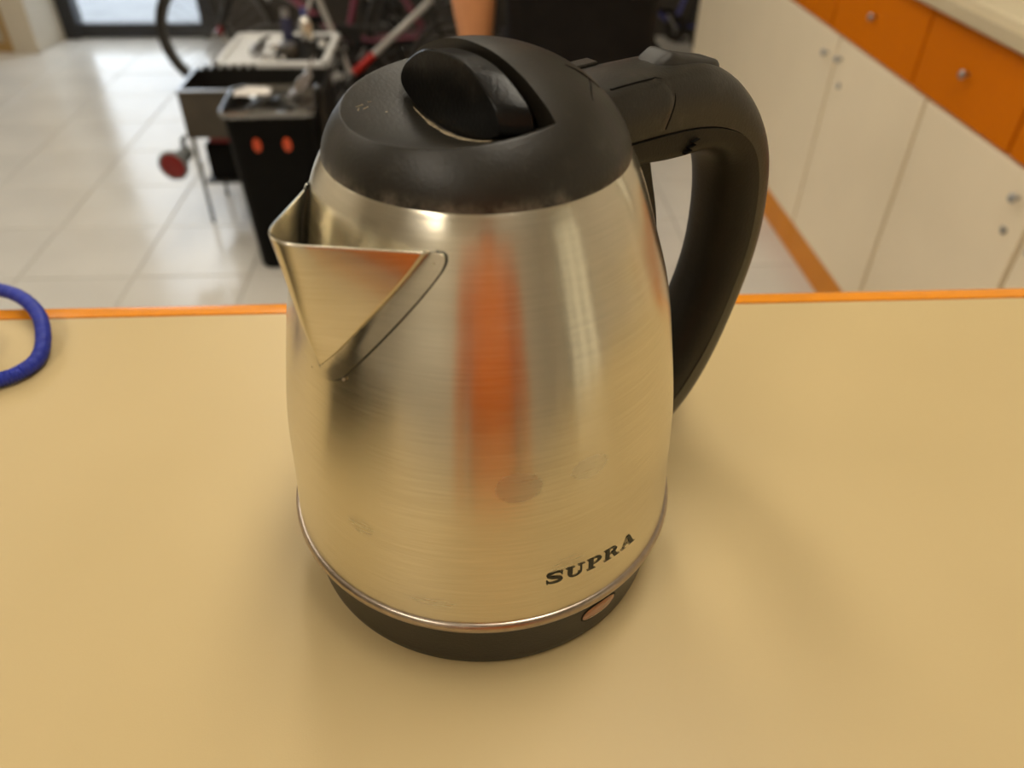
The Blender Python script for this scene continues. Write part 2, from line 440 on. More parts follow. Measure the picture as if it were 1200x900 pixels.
# unseen ceiling panels, added to fill the counter, cabinets and floor
def ceiling_fill(x, y, lx, ly, label):
    o = empty('ceiling_fill_light', (x, y, H))
    tag(o, label, 'light', 'added ceiling fill panels')
    MB().box(-lx / 2 - .02, lx / 2 + .02, -ly / 2 - .02, ly / 2 + .02, -.04, 0, .004).build('housing', M['white'], o, smooth=False)
    MB().box(-lx / 2, lx / 2, -ly / 2, ly / 2, -.046, -.0405).build('diffuser', M['lamp'], o, smooth=False)
for (x, y, lb) in ((0.35, 0.05, 'unseen ceiling fill panel added over the kettle counter'), (-0.15, 1.75, 'unseen ceiling fill panel added between the counter and the bin'), (-1.0, -1.2, 'unseen ceiling fill panel added nearest the dark doorway'),
                   (-2.3, 1.2, 'unseen ceiling fill panel added above the empty tiles on the left'), (-0.6, 3.0, 'unseen ceiling fill panel added over the metal stand'), (-2.5, 3.3, 'unseen ceiling fill panel added nearest the glazed door')):
    ceiling_fill(x, y, 0.3, 1.2, lb)

# ------------------------------------------------------------------ counter the kettle stands on
CY0, CY1 = -0.26, 0.1735
ct = empty('shop_counter', (0, 0, 0))
tag(ct, 'cream laminate shop counter with orange edge band, kettle standing on it', 'counter')
MB().box(-1.6, 0.98, CY0, CY1, TZ - .028, TZ, .0008).build('worktop', M['counter'], ct, smooth=False)
ep = [(CY1 + .0002, TZ - .028), (CY1 + .0125, TZ - .026), (CY1 + .0135, TZ - .004), (CY1 + .0120, TZ - .0008), (CY1 + .009, TZ + .0006), (CY1 + .0002, TZ + .0005)]
MB().prism(ep, -1.6, .98, 'x').build('edge_band', M['orange_edge'], ct, angle=60)
MB().box(-1.58, .96, CY0 + .03, CY1 - .03, 0, TZ - .028, .002).build('front_panel', M['cream'], ct, smooth=False)

# ------------------------------------------------------------------ kettle
KX = empty('electric_kettle', (0, 0, TZ))
tag(KX, 'brushed steel electric kettle with black lid and handle on the cream counter', 'kettle')
PHI = math.radians(35)
AZS = math.radians(-137.0)

BP = [(.0300, .0768), (.0340, .0765), (.0420, .0760), (.055, .0751), (.080, .0736), (.105, .0699), (.130, .0651), (.150, .0586), (.160, .0552), (.1672, .0524), (.1708, .0508), (.1735, .0493), (.1757, .0479), (.1767, .0465)]
_bs = resample(BP, 120)
_bz = np.array([p[0] for p in _bs]); _br = np.array([p[1] for p in _bs])
def R(z): return float(np.interp(z, _bz, _br))
def bpt(az, z, off=0.0):
    r = R(z) + off
    return (r * math.cos(az), r * math.sin(az), z)

stains = [((.0098, -.0707, .0955), (.0080, .02, .0062), .20, .13, .05),
          ((.0330, -.0650, .0960), (.0075, .02, .0050), .3, .05, .04),
          ((-.0420, -.0620, .0700), (.0060, .02, .0050), .4, .05, .03),
          ((.0270, -.0700, .0560), (.0090, .02, .0070), .5, .05, .03),
          ((-.0200, -.0740, .0430), (.0130, .02, .0035), .7, .05, .04)]
M['steel'] = steel_mat('brushed_steel', stains)
M['steel_plain'] = steel_mat('brushed_steel_spout')
M['ring'] = pmat('rolled_steel_rim', (0.42, 0.35, 0.29), 0.30, metal=1.0, noise=0.1, nscale=300)

MB().lathe([(r, z) for z, r in zip(_bz, _br)] + [(.035, .1772)], 224).build('body', M['steel'], KX, angle=50)
# rolled rim between body and base
rp = []
for k in range(13):
    a = -math.pi / 2 + math.pi * k / 12
    rp.append((.0763 + .0019 * math.cos(a), .0312 + .0024 * math.sin(a)))
rp += [(.0762, .0337), (.0757, .0345)]
MB().lathe(rp, 224).build('rim_ring', M['ring'], KX, angle=60)
MB().lathe([(.0, .0004), (.069, .0004), (.0712, .001), (.0722, .0025), (.0728, .006), (.0755, .0275), (.0757, .0297), (.070, .030)], 192).build('base', M['base'], KX, angle=40)

# amber window in the base
def base_r(z): return float(np.interp(z, [.006, .0275], [.0728, .0755]))
def oval_patch(mb, az0, z0, ha, hz, off, n=40, rings=5):
    rows = []
    for i in range(rings + 1):
        q = i / rings
        row = []
        for k in range(n):
            t = 2 * math.pi * k / n
            ca, sa = math.cos(t), math.sin(t)
            da = ha * q * math.copysign(abs(ca) ** .8, ca); dz = hz * q * math.copysign(abs(sa) ** .8, sa)
            r = base_r(z0 + dz) + off * (1 - .6 * q ** 6)
            row.append((r * math.cos(az0 + da), r * math.sin(az0 + da), z0 + dz))
        rows.append(row)
    mb.grid(rows, close_u=True)
AZL = math.radians(-55.6)
mb = MB(); oval_patch(mb, AZL, .0188, .116, .0056, .0003); lw = mb.build('lamp_surround', M['black'], KX)
mb = MB(); oval_patch(mb, AZL, .0188, .106, .0046, .0008); tag(mb.build('lamp_window', M['amber'], lw), 'amber brown oval window in the black base')

# lid: dome, cut away to a shallow bowl on the spout side
LR = .0480
def dome(r):
    r = min(r, LR)
    return .1752 + .0303 * (1 - (r / LR) ** 2) ** (1 / 1.62)
def bowl(x, y):
    return .1824 + .0056 * (((x + .011) / .029) ** 2 + (y / .0275) ** 2)
def softmin(a, b, k=.00025):
    h = max(0.0, min(1.0, .5 + .5 * (b - a) / k))
    return b * (1 - h) + a * h - k * h * (1 - h)
cP, sP = math.cos(PHI), math.sin(PHI)
def rotp(p): return (p[0] * cP - p[1] * sP, p[0] * sP + p[1] * cP, p[2])
mb = MB()
rad = [LR * (1 - (1 - k / 46) ** 2) for k in range(47)]
NA = 96
rows = []
for k in range(NA + 1):
    a = -math.pi / 2 + math.pi * k / NA
    rows.append([rotp((r * math.cos(a), r * math.sin(a), dome(r))) for r in rad] + [rotp((LR * math.cos(a), LR * math.sin(a), .1742)), rotp(((LR - .002) * math.cos(a), (LR - .002) * math.sin(a), .1738))])
mb.grid(rows)
rows = []
for k in range(NA + 1):
    a = math.pi / 2 + math.pi * k / NA
    ca, sa = math.cos(a), math.sin(a)
    lo, hi = 0.0, LR
    for _ in range(40):
        mid = (lo + hi) / 2
        if bowl(mid * ca, mid * sa) < dome(mid): lo = mid
        else: hi = mid
    re = lo
    rr = [re * q for q in np.linspace(0, .93, 24)] + [re + d for d in np.linspace(-.0016, .0016, 13)] 
    rr = sorted(set([r for r in rr if r < re + .0017]))
    rest = LR - rr[-1]
    rr += [rr[-1] + rest * (1 - (1 - q) ** 2) for q in np.linspace(.08, 1, 22)]
    rows.append([rotp((r * ca, r * sa, softmin(dome(r), bowl(r * ca, r * sa)))) for r in rr] + [rotp((LR * ca, LR * sa, .1742)), rotp(((LR - .002) * ca, (LR - .002) * sa, .1738))])
mb.grid(rows)
# upright wall along the cut
ys = np.linspace(-.0395, .0395, 80)
wall = []
for y in ys:
    zb = softmin(dome(abs(y)), bowl(0, y)); zt = dome(abs(y))
    wall.append([rotp((0.0, y, zb + (zt - zb) * q)) for q in np.linspace(0, 1, 6)])
mb.grid(wall)
lid = mb.build('lid', M['lid'], KX, angle=38, fix=True)

# lid knob: a lens-shaped fin in front of the wall (outline y, z)
KO = [(-.0256, .1912), (-.0250, .1884), (-.0175, .1847), (-.0085, .1826), (0, .1819), (.0085, .1826), (.0175, .1848), (.0245, .1880), (.0262, .1912),
      (.0236, .1956), (.0180, .1997), (.0110, .2030), (.0030, .2043), (-.0040, .2043), (-.0112, .2029), (-.0180, .1996), (-.0236, .1955)]
KO = resample(KO + [KO[0]], 97)[:-1]
def ring_at(x, sc, dz=0.0, sy=1.0, sh=0.0):
    zc = .1930
    return [rotp((x, p[0] * sc * sy + sh, zc + (p[1] - zc) * sc + dz)) for p in KO]
mb = MB()
rows = [ring_at(-.0106, q) for q in (.001, .5, .972)] + [ring_at(-.0100, 1.0), ring_at(-.0030, 1.0, -.0006, 1.10, -.0026), ring_at(-.0022, .975, -.0008, 1.10, -.0026), ring_at(-.0022, .001, -.0008, 1.10, -.0026)]
mb.grid(rows, close_u=True)
mb.build('lid_knob', M['knob'], KX, angle=24)
# dried limescale in the seam under the knob
mb = MB()
rows = []
for k in range(41):
    y = -.023 + .040 * k / 40
    w = .0011 * (0.35 + abs(math.sin(k * 1.7)) * .5 + .4 * math.sin(k * .37) ** 2) * math.sin(math.pi * (k + .5) / 41)
    x = -.0112 - .0012 * math.cos(y * 60)
    rows.append([rotp((x + d, y, bowl(x + d, y) + h)) for d, h in ((w, .0001), (.3 * w, .0004), (-.5 * w, .0004), (-w, .0001))])
mb.grid(rows)
mb.build('dust_line', M['dust'], lid)
mb = MB()
for (px, py, ln, an) in ((-.0270, .0195, .0013, .5), (-.0285, .0205, .0016, .4), (-.0300, .0185, .0009, .9), (-.0240, .0225, .0005, 0), (-.0215, .0170, .0004, 0)):
    q_ = [(px + d * ln * math.cos(an), py + d * ln * math.sin(an)) for d in (-1, -.3, .4, 1)]
    mb.tube([rotp((a_, b_, bowl(a_, b_) + .00005)) for a_, b_ in q_], .00016, 5)
mb.build('dust_speck', M['dust'], lid)
mb = MB()
for l_ in (((.0205, -.0160), (.0238, -.0172), (.0258, -.0185), (.0275, -.0199), (.030, -.0215)), ((.0262, -.0205), (.0245, -.0232), (.0222, -.0258), (.0205, -.0279), (.0188, -.0305))):
    mb.tube([rotp((a_, b_, dome(math.hypot(a_, b_)) + .00002)) for a_, b_ in l_], [.0002, .00035, .0004, .0003, .00012], 6)
mb.build('crease', M['black'], lid)
# spout
FP = resample([(32, .1668), (24.5, .1572), (14.5, .1445), (6, .1330), (0, .1258)], 101)
OP = resample([(33.5, .1669), (36.3, .1664), (36.6, .1640), (33.5, .1592), (22, .1442), (11.5, .1300), (7.5, .1248), (3.5, .1222), (0, .1215)], 101)
def path(P, u, side):
    k = u * 100; i = min(int(k), 99); p = P[i] + (P[i + 1] - P[i]) * (k - i)
    return AZS + math.radians(p[0]) * side, p[1]
def fold(u, side):
    a, z = path(FP, u, side)
    return Vector(bpt(a, z, .0011))
sd = Vector((math.cos(AZS), math.sin(AZS), 0))
def apex(u):
    r = .0795 * (1 - u) + (R(.1258) + .0014) * u
    return sd * r + Vector((0, 0, .1718 * (1 - u) + .1258 * u))
rows = []
NU, NV = 48, 12
for i in range(NU + 1):
    u = i / NU
    A = apex(u); Nn, Ff = fold(u, 1), fold(u, -1)
    k = .30
    a = A + (Nn - A) * k; b = A + (Ff - A) * k
    row = [Nn + (a - Nn) * j / NV for j in range(NV)]
    for j in range(NV + 1):
        t = j / NV
        row.append(a * (1 - t) ** 2 + A * 2 * t * (1 - t) + b * t * t)
    row += [b + (Ff - b) * j / NV for j in range(1, NV + 1)]
    rows.append([tuple(p) for p in row])
mb = MB().grid(rows)
sp = mb.build('spout', M['steel_plain'], KX, angle=50)
md = sp.modifiers.new('sheet', 'SOLIDIFY'); md.thickness = .0004; md.offset = -1
# flange lying on the body
mb = MB()
rows = []
def outer(u, side): return path(OP, u, side)
lines = []
for side in (1, -1):
    rows = []
    for i in range(NU + 1):
        u = i / NU
        az1, z1 = outer(u, side)
        az0, z0 = path(FP, u, side)
        row = []
        for q, off in ((0, .0009), (.25, .0011), (.5, .0011), (.75, .0011), (.96, .0011), (1.0, .0001)):
            row.append(bpt(az0 + (az1 - az0) * q, z0 + (z1 - z0) * q, off))
        rows.append(row)
    mb.grid(rows)
    lines.append([bpt(*outer(i / 60, side), .0003) for i in range(61)])
mb.build('spout_flange', M['steel_plain'], KX, angle=30)
mb = MB()
for l in lines: mb.tube(l, .00030, 6)
mb.tube([tuple(fold(u, -1) + Vector((0, 0, 0))) for u in np.linspace(0, .6, 12)], .0004, 6)
mb.build('seam_line', M['print'], sp)
for (az, z) in ((-103.5, .1640), (-128.5, .1250), (-141.0, .1226)):
    p = bpt(math.radians(az), z, .0006)
    MB().ball(p, .0006, n=10, k=6).build('spot_weld', M['dust'], sp)

# handle (built in the plane rho,z then turned to PHI)
OC = [(.028, .1870), (.050, .1880), (.068, .1880), (.085, .1872), (.101, .1840), (.118, .1752), (.133, .1610), (.1445, .1425), (.150, .1220), (.1515, .101), (.1475, .077), (.137, .046), (.124, .024), (.108, .011), (.092, .0065), (.076, .0060)]
SC = [(.028, .1692), (.048, .1686), (.060, .1680), (.073, .1672), (.089, .1655), (.104, .1620), (.119, .1550), (.130, .1430), (.1365, .1240), (.138, .101), (.134, .081), (.124, .055), (.112, .037), (.101, .027), (.089, .022), (.076, .0200)]
IC = [(.046, .1590), (.054, .1585), (.062, .1578), (.074, .1560), (.086, .1548), (.099, .1528), (.110, .1474), (.117, .1380), (.1205, .1220), (.121, .101), (.118, .083), (.111, .066), (.103, .053), (.095, .046), (.087, .041), (.076, .0400)]
NH = 90
Oc, Sc, Ic = resample(OC, NH), resample(SC, NH), resample(IC, NH)
def wid(k):
    t = k / (NH - 1)
    return .0160 - .0018 * math.sin(math.pi * min(1, max(0, (t - .1) / .9)))
mb = MB(); rows = []
for k in range(NH):
    row = []
    for j in range(25):
        th = math.pi * j / 24
        q = math.sin(th) ** .62 if 0 < j < 24 else 0.0
        w = wid(k) * math.copysign(abs(math.cos(th)) ** .62, math.cos(th))
        p = Sc[k] + (Oc[k] - Sc[k]) * q
        row.append(rotp((p[0], w, p[1])))
    rows.append(row)
mb.grid(rows, close_u=True)
hd = mb.build('handle_shell', M['bowl'], KX, angle=50)
mb = MB(); rows = []
for k in range(NH):
    row = []
    t = k / (NH - 1)
    box = .35 if t < .25 else .35 + .45 * min(1, (t - .25) / .2)
    for j in range(25):
        th = math.pi * j / 24
        q = math.sin(th) ** box if 0 < j < 24 else 0.0
        w = (wid(k) + (.0009 if t < .5 else .0009 - .0012 * min(1, (t - .5) * 4))) * math.copysign(abs(math.cos(th)) ** box, math.cos(th))
        p = Sc[k] - (Oc[k] - Sc[k]) * .02 + (Ic[k] - Sc[k]) * q
        row.append(rotp((p[0], w, p[1])))
    rows.append(row)
mb.grid(rows, close_u=True)
hi_ = mb.build('grip_insert', M['insert'], KX, angle=50)
# vent slits in the insert
for (x, z) in ((.0854, .1619), (.0838, .1602), (.0820, .1585)):
    MB().box(-.0019, .0019, -.0008, .0008, -.00024, .00024, .0001).build('vent_slit', M['black'], hi_).matrix_local = Matrix.Rotation(PHI, 4, 'Z') @ Matrix.Translation((x, -.0166, z)) @ Matrix.Rotation(math.radians(-10), 4, 'Y')
# hinge cover panels on the sides of the arm
mb = MB(); grooves = []
for sgn in (1, -1):
    rows = []
    for i in range(15):
        f = i / 14
        q = math.sin(.02 + f * 1.02) ** .62
        th = .02 + f * 1.02
        end = .0605 + .0130 * math.sqrt(max(0, 1 - ((f - .45) / .62) ** 2))
        row = []
        for j in range(16):
            x = .038 + (end - .038) * j / 15
            kk = np.interp(x, [p[0] for p in Sc[:30]], range(30)); k0 = int(kk); fr = kk - k0
            o_ = Oc[k0] * (1 - fr) + Oc[k0 + 1] * fr; s_ = Sc[k0] * (1 - fr) + Sc[k0 + 1] * fr
            w = (wid(k0) + (.0006 if j < 15 else 0.0)) * math.cos(th) ** .62
            p = s_ + (o_ - s_) * q
            row.append(rotp((x, w * sgn, p[1])))
        rows.append(row)
    mb.grid(rows)
    grooves.append(rows[-1][4:] + [r_[-1] for r_ in rows[-2::-1]])
mb.build('hinge_cover', M['bowl'], hd, angle=60)
mb = MB()
for l in grooves: mb.tube(l, .00038, 6)
mb.build('hinge_seam', M['black'], hd)
MB().box(.045, .058, .0085, .0142, .1868, .1884, .0004).build('release_tab', M['bowl'], KX).rotation_euler = (0, 0, PHI)
# switch on top of the arm
sprof = [(.0705, .1866), (.0730, .1880), (.0770, .1900), (.0798, .1908), (.0820, .1903), (.0855, .1889), (.0895, .1878), (.0950, .1866), (.1000, .1856), (.1050, .1844), (.1085, .1828), (.1098, .1815)]
sprof = resample(sprof, 40)
mb = MB(); rows = []
for p in sprof:
    row = []
    L = (p[0] - .0705) / (.1098 - .0705)
    hw = .0082 * max(.05, 1 - (abs(L - .5) * 2) ** 5) ** .5
    kk = np.interp(p[0], [c[0] for c in Oc[:45]], [c[1] for c in Oc[:45]]) - .0030
    for j in range(13):
        t = -1 + 2 * j / 12
        dish = -.0006 * (1 - t * t) * math.exp(-((p[0] - .100) / .006) ** 2)
        zz = kk + (p[1] - kk) * (1 - abs(t) ** 7) if abs(t) < .999 else kk
        row.append(rotp((p[0], hw * t, zz + dish)))
    rows.append(row)
mb.grid(rows)
tag(mb.build('power_switch', M['switch'], KX, angle=40), 'smoky grey rocker switch on the handle arm')
# bracket plate down the body behind the grip
mb = MB(); rows = []
for k in range(24):
    z = .1700 - .072 * k / 23
    r = R(z)
    hw = .0125 - .002 * k / 23
    off = .0138 if k < 21 else .0138 * (23 - k) / 2
    row = []
    for (y, o_) in ((-hw, -.004), (-hw, off - .0015), (-hw + .0015, off), (0, off + .0005), (hw - .0015, off), (hw, off - .0015), (hw, -.004)):
        row.append(rotp((math.sqrt(max(r * r - y * y, 0)) + o_, y, z)))
    rows.append(row)
mb.grid(rows)
mb.build('bracket', M['insert'], KX, angle=40)

# lettering SUPRA printed round the body, in a wide slab serif
def strokes():
    L = {}
    # each letter: list of polygons in a unit box (x 0..w, y 0..1)
    def arc(cx, cy, rx, ry, a0, a1, t0, t1, n=18):
        """band along an ellipse, thickness t0..t1 swelling mid-way"""
        o, i = [], []
        for k in range(n + 1):
            q = k / n; a = math.radians(a0 + (a1 - a0) * q)
            t = t0 + (t1 - t0) * math.sin(math.pi * q)
            o.append((cx + rx * math.cos(a), cy + ry * math.sin(a)))
            i.append((cx + (rx - t) * math.cos(a), cy + (ry - min(t, .14)) * math.sin(a)))
        return [[o[k], o[k + 1], i[k + 1], i[k]] for k in range(n)]
    def sband(pts, th):
        P = resample(pts, 40); out = []
        up_, dn = [], []
        for k in range(40):
            a = P[max(0, k - 1)]; b = P[min(39, k + 1)]
            d = b - a; d = d / (np.linalg.norm(d) + 1e-9); n = np.array([-d[1], d[0]])
            t = np.interp(k / 39, [0, .25, .5, .75, 1], th) / 2
            up_.append(P[k] + n * t); dn.append(P[k] - n * t)
        return [[up_[k], up_[k + 1], dn[k + 1], dn[k]] for k in range(39)]
    rc = lambda x0, x1, y0, y1: [[(x0, y0), (x1, y0), (x1, y1), (x0, y1)]]
    L['S'] = (1.12, sband([(1.0, .72), (.90, .90), (.56, .955), (.22, .88), (.17, .70), (.42, .555), (.72, .45), (.96, .30), (.88, .12), (.55, .045), (.22, .10), (.10, .30)], [.09, .17, .25, .17, .09]) + rc(.97, 1.06, .64, 1.0) + rc(.05, .14, 0, .36))
    L['U'] = (1.30, rc(.14, .44, .32, 1) + rc(0, .58, .90, 1) + rc(.98, 1.08, .32, 1) + rc(.80, 1.28, .90, 1) + arc(.61, .36, .47, .36, 180, 360, .28, .16))
    L['P'] = (1.12, rc(.14, .44, 0, 1) + rc(0, .60, 0, .10) + rc(0, .60, .90, 1) + arc(.56, .70, .50, .30, -90, 90, .08, .28) + rc(.44, .60, .90, 1) + rc(.44, .60, .40, .50))
    L['R'] = (1.28, rc(.14, .44, 0, 1) + rc(0, .58, 0, .10) + rc(0, .60, .90, 1) + arc(.56, .72, .48, .28, -90, 90, .08, .28) + rc(.44, .60, .90, 1) + rc(.44, .60, .44, .53) + [[(.62, .50), (.90, .50), (1.18, .0), (.84, .0)]] + rc(.80, 1.28, 0, .10))
    L['A'] = (1.32, [[(.12, .05), (.23, .05), (.66, 1.0), (.52, 1.0)], [(.52, 1.0), (.80, 1.0), (1.22, .05), (.86, .05)]] + rc(0, .42, 0, .10) + rc(.74, 1.34, 0, .10) + rc(.30, .96, .28, .38))
    return L
LT = strokes()
az0, az1 = math.radians(-75.0), math.radians(-44.6)
CH = .0054
tot = sum(LT[c][0] for c in 'SUPRA') + .13 * 4
sc_u = (az1 - az0) / tot
x = 0.0
for c in 'SUPRA':
    mb = MB()
    for poly in LT[c][1]:
        pts = []
        # split each quad along x so that it follows the curve
        v = []
        for (a, b) in poly:
            v.append(bpt(az0 + (x + a) * sc_u, .0495 + b * CH - (x + a) * .0003, .00025))
        mb.add(v, [tuple(range(len(v)))])
    mb.build('letter', M['print'], KX, smooth=False, fix=False)
    x += LT[c][0] + .13

# ------------------------------------------------------------------ blue cord on the counter
cordp = [(-.40, .075), (-.345, .088), (-.300, .1005), (-.268, .1045), (-.252, .1125), (-.2465, .128), (-.252, .150), (-.268, .174), (-.292, .192), (-.33, .200), (-.37, .190), (-.40, .165)]
cp = resample([(*p, TZ + .0047 + (.004 if 6 <= i <= 9 else 0)) for i, p in enumerate(cordp)], 360)
rad_ = [.0040 + .00035 * math.sin(i * 1.9) for i in range(360)]
o = MB().tube(cp, rad_, 12).build('blue_cord', M['blue'])
tag(o, 'ribbed blue cord looped on the left end of the cream counter', 'cord')
kn = empty('cable_plug', (-.2895, .1345, TZ))
tag(kn, 'small dark navy plug lying inside the blue cord loop', 'plug')
MB().lathe([(.001, 0), (.010, 0), (.0125, .002), (.0125, .012), (.0105, .0150), (.001, .0155)], 24).build('plug_body', M['navy'], kn)
MB().tube([(-.012, 0, .006), (-.03, -.002, .006), (-.05, -.006, .006)], .0025).build('plug_lead', M['navy'], kn)

# black slab added out of view left of the kettle, for its dark reflection
mo = empty('added_laptop', (-.415, -.150, TZ), 0)
tag(mo, 'closed black notebook computer added out of view for its dark reflection in the kettle', 'added_laptop')
MB().box(-.185, .185, -.105, .105, .0015, .013, .003, seg=2).build('added_laptop_base', M['black'], mo, smooth=False)
MB().box(-.185, .185, -.105, .105, .0135, .020, .003, seg=2).build('added_laptop_lid', M['black'], mo, smooth=False)
for (x, y) in ((-.16, -.08), (.16, -.08), (-.16, .08), (.16, .08)):
    MB().lathe([(.001, 0), (.007, 0), (.007, .0016), (.001, .0016)], 12, Matrix.Translation((x, y, 0))).build('rubber_foot', M['rubber'], mo)

# ------------------------------------------------------------------ right-hand cabinets
FX = 1.16
CABX1 = X1 - .005
def knob(mb_parent, y, z, r=.010):
    k = MB().lathe([(.001, 0), (.004, 0), (.004, .008), (.0055, .011), (r, .014), (r, .019), (r * .7, .0225), (.001, .0235)], 18)
    o = k.build('knob', M['alloy'], mb_parent)
    o.matrix_local = Matrix.Translation((FX - .0005, y, z)) @ Matrix.Rotation(-math.pi / 2, 4, 'Y')
    return o
def lock(mb_parent, y, z):
    o = MB().lathe([(.001, 0), (.009, 0), (.009, .004), (.006, .006), (.001, .006)], 16).build('lock', M['alloy'], mb_parent)
    o.matrix_local = Matrix.Translation((FX - .0005, y, z)) @ Matrix.Rotation(-math.pi / 2, 4, 'Y')
def cabinet(y0, y1, label, kn=None, lk=None):
    c = empty('base_cabinet', (0, 0, 0))
    tag(c, label, 'cabinet', 'cream base cabinets')
    MB().box(FX + .018, CABX1, y0 + .001, y1 - .001, .108, .7405, .001).build('carcass', M['cream_edge'], c, smooth=False)
    MB().box(FX + .004, CABX1, y0 + .001, y1 - .001, 0.0005, .1075, .001).build('plinth', M['plinth'], c, smooth=False)
    d = MB().box(FX, FX + .0175, y0 + .0065, y1 - .0065, .109, .739, .0012).build('door', M['cream'], c, smooth=False)
    if kn: knob(d, *kn)
    if lk: lock(d, *lk)
    return c
cabinet(.12, .643, 'cream cabinet with chrome knob at the near end of the row', (.60, .69), (.6, .61))
cabinet(.645, 1.163, 'cream cabinet second from the near end with orange plinth', (1.123, .69), (1.130, .61))
cabinet(1.165, 1.680, 'cream cabinet with a knob on its near edge, right of the middle seam', (1.223, .688), (1.225, .612))
cabinet(1.682, 2.240, 'cream cabinet between two door seams beyond the kettle handle', (2.195, .687), (2.165, .616))
cabinet(2.242, 3.86, 'long plain cream cabinet at the far end of the row', (2.300, .678), None)
def drawer(y0, y1, label, ky):
    c = empty('drawer_unit', (0, 0, 0))
    tag(c, label, 'drawer', 'orange drawers above the cream cabinets')
    MB().box(FX + .018, CABX1, y0 + .001, y1 - .001, .742, .9345, .001).build('carcass', M['cream_edge'], c, smooth=False)
    d = MB().box(FX, FX + .0175, y0 + .0045, y1 - .0045, .745, .926, .0015).build('drawer_front', M['orange'], c, smooth=False)
    knob(d, ky, .842)
drawer(.12, .775, 'orange drawer with chrome knob nearest to the kettle counter', .45)
drawer(.777, 1.315, 'orange drawer with chrome knob above the second cream cabinet', 1.045)
drawer(1.317, 1.772, 'bright orange drawer with chrome knob just right of the drawer seam', 1.545)
drawer(1.774, 2.330, 'orange drawer with chrome knob just left of the drawer seam', 2.055)
drawer(2.332, 2.900, 'orange drawer with chrome knob third from the top right corner', 2.60)
drawer(2.902, 3.86, 'wide orange drawer with chrome knob at the far end', 3.35)
wt = empty('worktop', (0, 0, 0))
tag(wt, 'long cream worktop along the right wall above orange drawers', 'worktop')
MB().box(FX - .020, CABX1, .12, 3.86, .936, .9905, .003).build('slab', M['cream_top'], wt, smooth=False)
MB().box(FX - .0225, FX - .0195, .12, 3.86, .940, .968, .001).build('edge_strip', M['cream_edge'], wt, smooth=False)
# box with a green label at the top right corner
bxo = empty('carton', (1.335, 1.475, .9905), .25)
tag(bxo, 'white carton with a green label on the cream worktop', 'carton')
MB().box(-.10, .10, -.07, .07, 0, .13, .003).build('carton_body', M['white'], bxo, smooth=False)
MB().box(-.104, -.1005, -.045, .04, .004, .07, .0005).build('label_card', M['green'], bxo, smooth=False)

# ------------------------------------------------------------------ display cabinet at the far left
dc = empty('display_cabinet', (-2.665, 4.76, 0), math.radians(-8))
tag(dc, 'off white display cabinet with pine bottom rail by the glass door', 'cabinet')
MB().box(-.02, .14, 0, .30, .0, 1.9, .004).build('side_panel', M['offwhite'], dc, smooth=False)
MB().box(-1.0, -.02, -.005, .02, .0, .055, .003).build('bottom_rail', M['wood'], dc, smooth=False)
MB().box(-.055, -.021, -.004, .02, .056, 1.9, .003).build('stile', M['wood'], dc, smooth=False)
MB().box(-1.0, -.021, .02, .30, .0, .055, .003).build('shelf', M['offwhite'], dc, smooth=False)
MB().box(-1.0, -.021, .27, .30, .056, 1.9, .003).build('back_panel', M['grey_panel'], dc, smooth=False)
MB().box(-1.0, -.056, .006, .012, .056, 1.88).build('pane', M['glass'], dc, smooth=False)
for k, (x, w, h, mt, lb) in enumerate(((-.16, .07, .10, 'offwhite', 'small cream box inside the display cabinet, nearest its stile'), (-.28, .09, .07, 'grey_panel', 'low grey box inside the display cabinet'), (-.42, .10, .11, 'offwhite', 'taller cream box inside the display cabinet, farthest left'))):
    p = dc.matrix_local if False else Matrix.Translation(dc.location) @ Matrix.Rotation(dc.rotation_euler[2], 4, 'Z')
    q = p @ Vector((x, .12, .0555))
    b_ = empty('small_box', q, dc.rotation_euler[2]); tag(b_, lb, 'box', 'boxes in the display cabinet')
    MB().box(-w / 2, w / 2, -.04, .04, 0, h * .8, .003).build('box_body', M[mt], b_, smooth=False)
    MB().box(-w / 2 - .002, w / 2 + .002, -.042, .042, h * .8, h, .003).build('box_lid', M[mt], b_, smooth=False)

# ------------------------------------------------------------------ black bin with a clear liner
bn = empty('waste_bin', (-.612, 2.262, 0), math.radians(2))
tag(bn, 'tall black tapered bin with two orange red ovals and clear liner', 'bin')
def rrect(hx, hy, r, z, n=6, dx=0, dy=0):
    out = []
    for (cx, cy, a0) in ((hx - r, hy - r, 0), (-hx + r, hy - r, 90), (-hx + r, -hy + r, 180), (hx - r, -hy + r, 270)):
        for k in range(n + 1):
            a = math.radians(a0 + 90 * k / n)
            out.append((cx + r * math.cos(a) + dx, cy + r * math.sin(a) + dy, z))
    return out
rows = [rrect(.115, .085, .03, .002), rrect(.122, .092, .035, .012), rrect(.137, .118, .03, .535), rrect(.142, .123, .03, .537), rrect(.142, .123, .03, .553),
        rrect(.134, .115, .028, .553), rrect(.131, .112, .028, .53), rrect(.116, .088, .03, .02), rrect(.002, .002, .001, .02)]
MB().grid(rows, close_u=True).build('bin_body', M['black'], bn, angle=40)
for sx in (-1, 1):
    rows = []
    for i in range(5):
        q = i / 4
        rows.append([(sx * .046 + .0125 * q * math.cos(2 * math.pi * k / 20) + sx * -.004 * q * math.sin(2 * math.pi * k / 20), -.1185 - .004 * (1 - q * q) , .455 + .021 * q * math.sin(2 * math.pi * k / 20) + sx * .55 * .0125 * q * math.cos(2 * math.pi * k / 20)) for k in range(20)])
    tag(MB().grid(rows, close_u=True).build('reflector', M['red_orange'], bn), 'orange red oval on the bin front')
